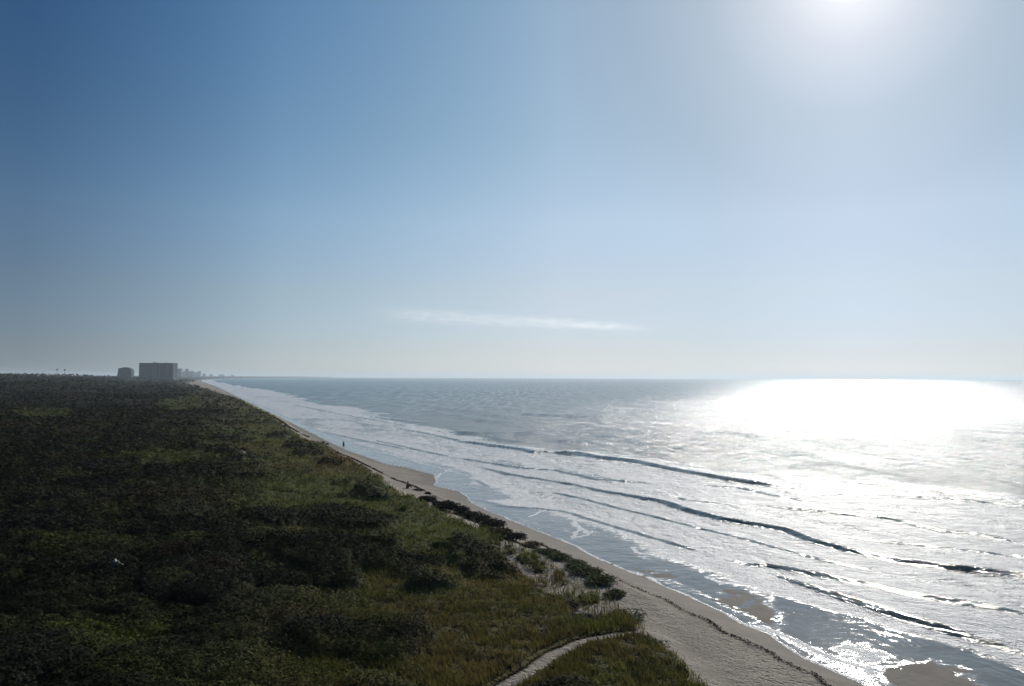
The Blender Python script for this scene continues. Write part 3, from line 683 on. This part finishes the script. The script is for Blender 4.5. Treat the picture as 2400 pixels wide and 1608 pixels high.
SHRUBS = [ # photo x, photo y of the foot, width m, height m, kind, label
 (1000, 1172, 1.2, 1.2, 'dark', 'dark spiky shrub at the far end of the shrub row on the dune crest'),
 (1024, 1182, .9, 1.0, 'dark', 'low dark shrub right after the far spiky one on the crest'),
 (1050, 1192, 1.3, 1.6, 'dark', 'broad dark shrub rising highest in the far part of the crest row'),
 (1078, 1198, 1.1, 1.4, 'dark', 'dark shrub touching the broad high one on its sea side'),
 (1102, 1207, 1.3, 1.2, 'dark', 'rounded dark shrub halfway along the dark crest row'),
 (1128, 1216, 1.1, 1.1, 'dark', 'grey dark shrub in front of the thin strip of wet sand'),
 (1152, 1232, 1.3, 1.3, 'dark', 'dense dark shrub above the bare brown blowout'),
 (1176, 1252, 1.1, 1.1, 'brown', 'brownish shrub at the near end of the dark crest row'),
 (1206, 1262, 1.0, 1.0, 'dark', 'dark clump at the sand lip beside the first sandy hollow'),
 (1240, 1272, 1.1, .9, 'brown', 'low brown shrub straddling the sandy lip of the dune'),
 (1280, 1292, 1.1, .9, 'green', 'green shrub beginning the leafy near part of the crest'),
 (1312, 1304, 1.2, 1.0, 'green', 'bushy green shrub between the two sandy hollows and the beach'),
 (1345, 1322, 1.1, .95, 'green', 'green shrub behind the long bare sand patch'),
 (1378, 1338, 1.2, 1.05, 'green', 'full green shrub just before the crest turns down'),
 (1412, 1362, 1.2, 1.15, 'green', 'tall dark green shrub at the seaward corner of the dune'),
 (1436, 1390, .9, .9, 'green', 'small green shrub hanging over the beach below the corner'),
 (1462, 1440, 1.2, .8, 'green', 'green shrub beside the mouth of the sandy footpath'),
 (1392, 1448, .9, .7, 'brown', 'brown shrub in the bare sand near the path mouth'),
 (1322, 1418, 1.2, .9, 'dark', 'dark shrub below the long bare sand patch'),
 (1346, 1446, 1.1, .85, 'dark', 'dark shrub between the sand patch and the footpath'),
 (1500, 1512, 1.2, .8, 'green', 'green shrub on the seaward side of the footpath'),
 (1545, 1548, 1.1, .7, 'green', 'green shrub at the beach edge below the footpath'),
 (1470, 1540, 1.0, .7, 'dark', 'dark shrub in the corner between footpath and beach'),
 (1365, 1560, 1.0, .8, 'dark', 'near black shrub beside the lower bend of the footpath'),
 (860, 1560, 1.4, .9, 'lime', 'yellow green mounded bush near the bottom edge'),
 (900, 1585, 1.1, .7, 'lime', 'smaller yellow green bush next to the mounded one'),
 (905, 1262, 1.6, 1.0, 'dark', 'dark bush standing alone in the olive grass'),
 (985, 1380, 1.6, .9, 'dark', 'wide dark bush in the brown grass inland of the hollows'),
 (1010, 1390, 1.1, .8, 'dark', 'grey dark bush leaning on the wide one inland of the hollows'),
 (1080, 1470, 1.3, .8, 'dark', 'dark bush in the grass left of the upper footpath'),
]
for i, (px, py, wd_, ht_, kd, lab) in enumerate(SHRUBS):
    zz = 3.0
    for _ in range(4):
        p = W(px, py, zz); zz = .5*zz+.5*LH(p[0], p[1])
    fm, sm = shrub_proto(kd, i % 3)
    o = empty('shrub', (p[0], p[1], LH(p[0], p[1])-.05), random.uniform(0, 6.28), label=lab, cat='shrub', group='shrubs along the dune')
    for nm, me in (('foliage', fm), ('stem', sm)):
        c_ = link(nm, me, o); c_.scale = (wd_*1.35, wd_*random.uniform(1.1, 1.5), ht_*(.78 if i < 9 else .55))

# two palms whose heads show above the far treeline
def palm(px, top, y, lab):
    x, _ = WY(px, y); _, zt_ = WY(px, y, py=top); z0 = LH(x, y); h_ = zt_-z0
    o = empty('palm_tree', (x, y, z0), 0, label=lab, cat='palm', group='palms above the treeline')
    link('trunk', MB().tube([(0, 0, -1), (.2, 0, h_*.5), (0, 0, h_-1.2)], [.35, .28, .2]).mesh('trunk', M_WOOD, True), o)
    rng = np.random.default_rng(int(px)); V, F = [], []
    m_ = MB()
    for k in range(16):
        a = k*.393; L = rng.uniform(1.3, 1.8); dr = rng.uniform(-.8, .7); m_.tube([(0, 0, h_-1.3), (math.cos(a)*L*.5, math.sin(a)*L*.5, h_-.4+dr*.4), (math.cos(a)*L, math.sin(a)*L, h_-1.6+dr)], [.14, .35, .05], 4)
    me = m_.mesh('fronds', M_LEAF); ca = me.color_attributes.new('tint', 'FLOAT_COLOR', 'POINT'); ca.data.foreach_set('color', np.tile(np.array((.02, .026, .012, 1), np.float32), len(me.vertices)))
    link('fronds', me, o)
palm(133, 864.5, 1150, 'slender palm above the treeline, left one of two')
palm(151, 865.5, 1180, 'slender palm above the treeline, right one of two')

# ------------------------------------------------------------------ people on the beach
M_SKIN = simple('skin', (.30, .19, .13), (.34, .22, .15), .6); M_HAIR = simple('dark_hair', (.012, .01, .008), (.02, .015, .012), .7)
M_SHIRT = simple('dark_shirt', (.012, .015, .022), (.02, .023, .03), .9); M_SHORT = simple('grey_shorts', (.09, .09, .10), (.12, .12, .13), .9); M_DARK = simple('dark_clothes', (.02, .016, .014), (.03, .024, .02), .9)
def skin_mesh(name, nodes, edges, mat, sub=2):
    """one continuous surface grown round a skeleton: nodes = (x, y, z, radius)"""
    me = bpy.data.meshes.new(name); me.from_pydata([n_[:3] for n_ in nodes], edges, [])
    o = bpy.data.objects.new(name, me); col.objects.link(o); sk = o.modifiers.new('skin', 'SKIN'); sk.use_smooth_shade = True
    for v, n_ in zip(me.skin_vertices[0].data, nodes):
        r_ = n_[3]; v.radius = r_ if isinstance(r_, tuple) else (r_, r_)
    me.skin_vertices[0].data[0].use_root = True
    ss = o.modifiers.new('sub', 'SUBSURF'); ss.levels = ss.render_levels = sub
    dg = bpy.context.evaluated_depsgraph_get(); out = bpy.data.meshes.new_from_object(o.evaluated_get(dg)); out.name = name
    bpy.data.objects.remove(o); bpy.data.meshes.remove(me); out.materials.clear(); out.materials.append(mat)
    return out
def hand_nodes(nd, ed, wrist, palm_, dirs, side):
    """palm then five unequal fingers and a thumb set on the side"""
    for i, (off, L) in enumerate(((-.030, .055), (-.010, .070), (.010, .075), (.030, .066))):
        a = len(nd); nd.append((palm_[0]+side[0]*off+dirs[0]*.03, palm_[1]+side[1]*off+dirs[1]*.03, palm_[2]+dirs[2]*.03, .009)); ed.append((wrist, a))
        nd.append((nd[a][0]+dirs[0]*L*.6, nd[a][1]+dirs[1]*L*.6+.004, nd[a][2]+dirs[2]*L*.6, .008)); ed.append((a, a+1))
        nd.append((nd[a][0]+dirs[0]*L, nd[a][1]+dirs[1]*L+.016, nd[a][2]+dirs[2]*L, .007)); ed.append((a+1, a+2))
    a = len(nd); nd.append((palm_[0]-side[0]*.05, palm_[1]-side[1]*.05-.01, palm_[2], .011)); ed.append((wrist, a))
    nd.append((nd[a][0]-side[0]*.012+dirs[0]*.03, nd[a][1]-side[1]*.012-.01, nd[a][2]+dirs[2]*.03, .009)); ed.append((a, a+1))
def head_nodes(nd, ed, neck, c):
    a = len(nd); nd.append((c[0], c[1], c[2]-.06, .07)); ed.append((neck, a)); nd.append((c[0], c[1]+.01, c[2]+.03, .092)); ed.append((a, a+1)); nd.append((c[0], c[1]+.01, c[2]+.10, .06)); ed.append((a+1, a+2))
    nd.append((c[0], c[1]-.11, c[2]-.005, .014)); ed.append((a+1, a+3))      # nose
    for s_ in (-1, 1): nd.append((c[0]+s_*.098, c[1]+.01, c[2]+.0, .016)); ed.append((a+1, len(nd)-1))   # ears
def person_standing():
    nd = [(0, 0, .95, (.15, .11)), (0, 0, 1.12, (.135, .095)), (0, -.01, 1.32, (.16, .11)), (0, 0, 1.46, (.075, .065)), (0, 0, 1.53, .055)]; ed = [(0, 1), (1, 2), (2, 3), (3, 4)]
    head_nodes(nd, ed, 4, (0, -.01, 1.64))
    for s_ in (-1, 1):
        a = len(nd); nd += [(s_*.10, 0, .86, .085), (s_*.11, -.02+.07*s_, .50, .058), (s_*.115, .03+.13*s_, .30, .052), (s_*.12, .04+.17*s_, .09, .035), (s_*.125, -.06+.17*s_, .035, .035), (s_*.13, -.15+.17*s_, .025, .025)]
        ed += [(0, a), (a, a+1), (a+1, a+2), (a+2, a+3), (a+3, a+4), (a+4, a+5)]
        a = len(nd); nd += [(s_*.19, 0, 1.41, .055), (s_*.24, .01, 1.13, .040), (s_*.25, -.04-.05*s_, .90, .028), (s_*.25, -.05-.05*s_, .84, (.035, .018))]
        ed += [(2, a), (a, a+1), (a+1, a+2), (a+2, a+3)]; hand_nodes(nd, ed, a+3, nd[a+3][:3], (0, 0, -1), (0, 1, 0))
    return skin_mesh('body', nd, ed, M_SKIN)
def put_clothes(o, seated=False):
    if not seated:
        nd = [(0, 0, .93, (.175, .13)), (0, 0, 1.12, (.16, .115)), (0, -.01, 1.32, (.18, .125)), (0, 0, 1.43, (.10, .08))]; ed = [(0, 1), (1, 2), (2, 3)]
        for s_ in (-1, 1): a = len(nd); nd += [(s_*.20, 0, 1.40, .068), (s_*.235, .01, 1.18, .058)]; ed += [(2, a), (a, a+1)]
        link('shirt', skin_mesh('shirt', nd, ed, M_SHIRT), o)
        nd = [(0, 0, .93, (.172, .128))]; ed = []
        for s_ in (-1, 1): a = len(nd); nd += [(s_*.105, 0, .83, .108), (s_*.11, -.01+.05*s_, .56, .092)]; ed += [(0, a), (a, a+1)]
        link('shorts', skin_mesh('shorts', nd, ed, M_SHORT), o)
        link('hair', skin_mesh('hair', [(0, .02, 1.66, .102), (0, .015, 1.73, .085), (0, .05, 1.60, .07)], [(0, 1), (0, 2)], M_HAIR), o)
def face(o, c):
    for s_ in (-1, 1): link('eye', MB().box(c[0]+s_*.034-.011, c[0]+s_*.034+.011, c[1]-.096, c[1]-.078, c[2]+.006, c[2]+.020).mesh('eye', M_HAIR), o)
    link('mouth', MB().box(c[0]-.024, c[0]+.024, c[1]-.088, c[1]-.070, c[2]-.062, c[2]-.054).mesh('mouth', simple('lips', (.25, .09, .07), (.3, .1, .08))), o)
def place(px, py):
    zz = .6
    for _ in range(5): p = W(px, py, zz); zz = LH(p[0], p[1])
    return (p[0], p[1], zz)
p = place(805, 1052.5)
o = empty('person', p, math.radians(150), label='person in dark shirt walking on wet sand at the waterline', cat='person')
link('body', person_standing(), o); put_clothes(o); face(o, (0, -.01, 1.64)); o.scale = (1.04,)*3
p = place(954, 1144.5)
o = empty('person', p, math.radians(125), label='person in dark clothes sitting on the dry sand near the seaweed line', cat='person')
nd = [(0, .0, .13, (.17, .14)), (0, -.02, .32, (.15, .11)), (0, -.08, .52, (.165, .115)), (0, -.10, .64, .07), (0, -.12, .70, .055)]; ed = [(0, 1), (1, 2), (2, 3), (3, 4)]
head_nodes(nd, ed, 4, (0, -.15, .80))
for s_ in (-1, 1):
    a = len(nd); nd += [(s_*.11, -.08, .13, .095), (s_*.14, -.42, .44, .065), (s_*.13, -.58, .22, .055), (s_*.13, -.66, .06, .04), (s_*.135, -.80, .03, .03)]; ed += [(0, a), (a, a+1), (a+1, a+2), (a+2, a+3), (a+3, a+4)]
    a = len(nd); nd += [(s_*.20, -.10, .58, .055), (s_*.24, -.28, .42, .042), (s_*.12, -.50, .40, .03), (s_*.07, -.54, .38, (.035, .02))]; ed += [(2, a), (a, a+1), (a+1, a+2), (a+2, a+3)]; hand_nodes(nd, ed, a+3, nd[a+3][:3], (-s_*.8, -.3, -.3), (0, .2, 1))
link('body', skin_mesh('body', nd, ed, M_SKIN), o)
nd = [(0, .0, .13, (.19, .16)), (0, -.02, .32, (.175, .135)), (0, -.08, .52, (.185, .13)), (0, -.10, .62, .09)]; ed = [(0, 1), (1, 2), (2, 3)]
for s_ in (-1, 1): a = len(nd); nd += [(s_*.21, -.10, .57, .068), (s_*.245, -.28, .42, .055), (s_*.15, -.46, .40, .042)]; ed += [(2, a), (a, a+1), (a+1, a+2)]
link('jacket', skin_mesh('jacket', nd, ed, M_DARK), o)
nd = [(0, -.01, .12, (.18, .15))]; ed = []
for s_ in (-1, 1): a = len(nd); nd += [(s_*.115, -.09, .14, .108), (s_*.14, -.42, .45, .078), (s_*.13, -.58, .23, .068), (s_*.13, -.64, .11, .055)]; ed += [(0, a), (a, a+1), (a+1, a+2), (a+2, a+3)]
link('trousers', skin_mesh('trousers', nd, ed, M_DARK), o)
link('hair', skin_mesh('hair', [(0, -.12, .82, .102), (0, -.125, .89, .085), (0, -.09, .76, .07)], [(0, 1), (0, 2)], M_HAIR), o); face(o, (0, -.15, .80))

# ------------------------------------------------------------------ seaweed along the high water line, lumps, pale debris
M_WEED = simple('seaweed', (.018, .014, .009), (.04, .03, .018), .8, 9)
rng = np.random.default_rng(5); P = []
for _ in range(16000):
    s_ = rng.uniform(-8, 320); dens = fbm(np.array([s_/6.0]), np.array([3.3]), 201, 3)[0]
    if rng.random() > sst(.30, .62, dens): continue
    d_ = float(wrack(s_))+rng.normal()*.13+.3*(fbm(np.array([s_/2.5]), np.array([9.1]), 207, 3)[0]-.5); x_, y_ = XY(s_, d_); P.append((x_, y_))
P = np.array(P); zz = land_height(P[:, 0], P[:, 1]); rr = np.hypot(P[:, 0], P[:, 1])
V, F = quads(np.stack([P[:, 0], P[:, 1], zz+.04+rng.uniform(0, .10, len(P))], 1), np.maximum(.065, .0010*rr)*rng.uniform(.4, 1.5, len(P)), .7, rng)
link('seaweed', mesh_np('seaweed', V, F, None, False, M_WEED), kind='stuff', label='dark line of seaweed left by the tide along the beach', cat='seaweed')
def lump(px, py, w_, h_, lab):
    p = place(px, py); rng = np.random.default_rng(int(px)); n = 260
    v = rng.normal(size=(n, 3)); v /= np.linalg.norm(v, axis=1)[:, None]; v[:, 2] = np.abs(v[:, 2]); v *= np.array((w_, w_*.7, h_))*rng.uniform(.5, 1, (n, 1))
    V, F = quads(v, rng.uniform(.08, .16, n), .6, rng); link('seaweed_clump', mesh_np('seaweed_clump', V, F, None, False, M_WEED), None, p, label=lab, cat='seaweed', group='seaweed clumps on the far beach')
lump(757, 1038, .55, .35, 'left of two seaweed clumps on the wet sand beyond the walker')
lump(766, 1042, .6, .35, 'right of two seaweed clumps on the wet sand beyond the walker')
lump(979, 1150, .9, .3, 'flat seaweed clump just past the seated person')
lump(1002, 1158, .5, .3, 'small seaweed clump by the far end of the dune shrubs')
# crumpled pale sheet caught in the scrub
zz = 4.5
for _ in range(5):
    p = W(276, 1322, zz); cv, hh, *_r = veg_fields(np.array([p[0]]), np.array([p[1]])); zz = LH(p[0], p[1])+float(hh[0])
M_PALE = simple('weathered_pale_sheet', (.26, .26, .20), (.36, .36, .28), .8, 5)
n = 14; V = []; F = []
for side in (0, 1):
    for j in range(n):
        for i in range(n):
            u_ = i/(n-1); v_ = j/(n-1); ww = (u_-.5)*.95*(1-.45*v_); hh_ = v_*.55-.3*(u_-.15)*v_
            V.append((ww-.10*(v_ > .7)*u_, .16*math.sin(u_*9+v_*4)*.4+.10*math.sin(v_*7)-.02*side, .05+hh_+.05*math.sin(u_*13+v_*5)-.12*math.exp(-((u_-.45)/.16)**2)*(1-v_)*-1))
for side in (0, 1):
    for j in range(n-1):
        for i in range(n-1):
            a = side*n*n+j*n+i; q = (a, a+1, a+n+1, a+n); F.append(q if side == 0 else q[::-1])
rim = [i for i in range(n)]+[j*n+n-1 for j in range(1, n)]+[(n-1)*n+i for i in range(n-2, -1, -1)]+[j*n for j in range(n-2, 0, -1)]
for a, b in zip(rim, rim[1:]+rim[:1]): F.append((a, a+n*n, b+n*n, b))
link('debris', MB().add(V, F).mesh('debris', M_PALE, True), None, (p[0], p[1], zz-.12), .25, label='pale crumpled piece of debris caught in the dark scrub', cat='debris')

# ------------------------------------------------------------------ thin cloud low over the sea
t = NT('cloud_vapour'); tc = t.n('ShaderNodeTexCoord'); sp = t.n('ShaderNodeSeparateXYZ'); t.l(tc.outputs['Object'], sp.inputs[0])
mp = t.n('ShaderNodeMapping'); mp.inputs['Scale'].default_value = (1/480., 1/900., 1/120.); t.l(tc.outputs['Object'], mp.inputs['Vector'])
nz = t.noise(mp.outputs[0], 1.6, 6, .62, .5)
ax = t.math('DIVIDE', sp.outputs[0], 3900.0); thick_ = t.rng(ax, -1, 1, 1.0, .35)
fx = t.rng(t.math('ABSOLUTE', ax), .55, 1.0, 1, 0, True); fy = t.rng(t.math('ABSOLUTE', t.math('DIVIDE', sp.outputs[1], 900.0)), .3, 1, 1, 0, True)
fz = t.rng(t.math('ABSOLUTE', t.math('DIVIDE', sp.outputs[2], t.math('MULTIPLY', thick_, 320.0))), .1, 1, 1, 0, True)
dn = t.math('MULTIPLY', t.rng(nz, .30, .74, 0, 1, True), t.math('MULTIPLY', fx, t.math('MULTIPLY', fy, fz)))
pv = t.n('ShaderNodeVolumePrincipled'); pv.inputs['Color'].default_value = C(.995, .995, 1.0); pv.inputs['Anisotropy'].default_value = .6
t.l(t.math('MULTIPLY', dn, .00040), pv.inputs['Density']); t.l(pv.outputs[0], t.out.inputs['Volume'])
cx, cz = WY(1200, 20000., py=752)
cl = bpy.data.objects.new('cloud', MB().box(-3900, 3900, -900, 900, -325, 325).mesh('cloud', t.m)); col.objects.link(cl)
cl.location = (cx, 20000, cz); cl.rotation_euler = (0, math.radians(2.9), 0); cl['label'] = 'thin pale wisp of cloud low over the horizon'; cl['category'] = 'cloud'

# ------------------------------------------------------------------ sea haze
t = NT('haze_air'); pv = t.n('ShaderNodeVolumePrincipled'); pv.inputs['Color'].default_value = C(.76, .89, 1.0); pv.inputs['Density'].default_value = 8.0e-5; pv.inputs['Anisotropy'].default_value = .35
t.l(pv.outputs[0], t.out.inputs['Volume'])
link('haze', MB().box(-63000, 63000, -200, 20900, -14, 64).mesh('haze', t.m), kind='stuff', label='pale sea haze over the whole coast', cat='haze')
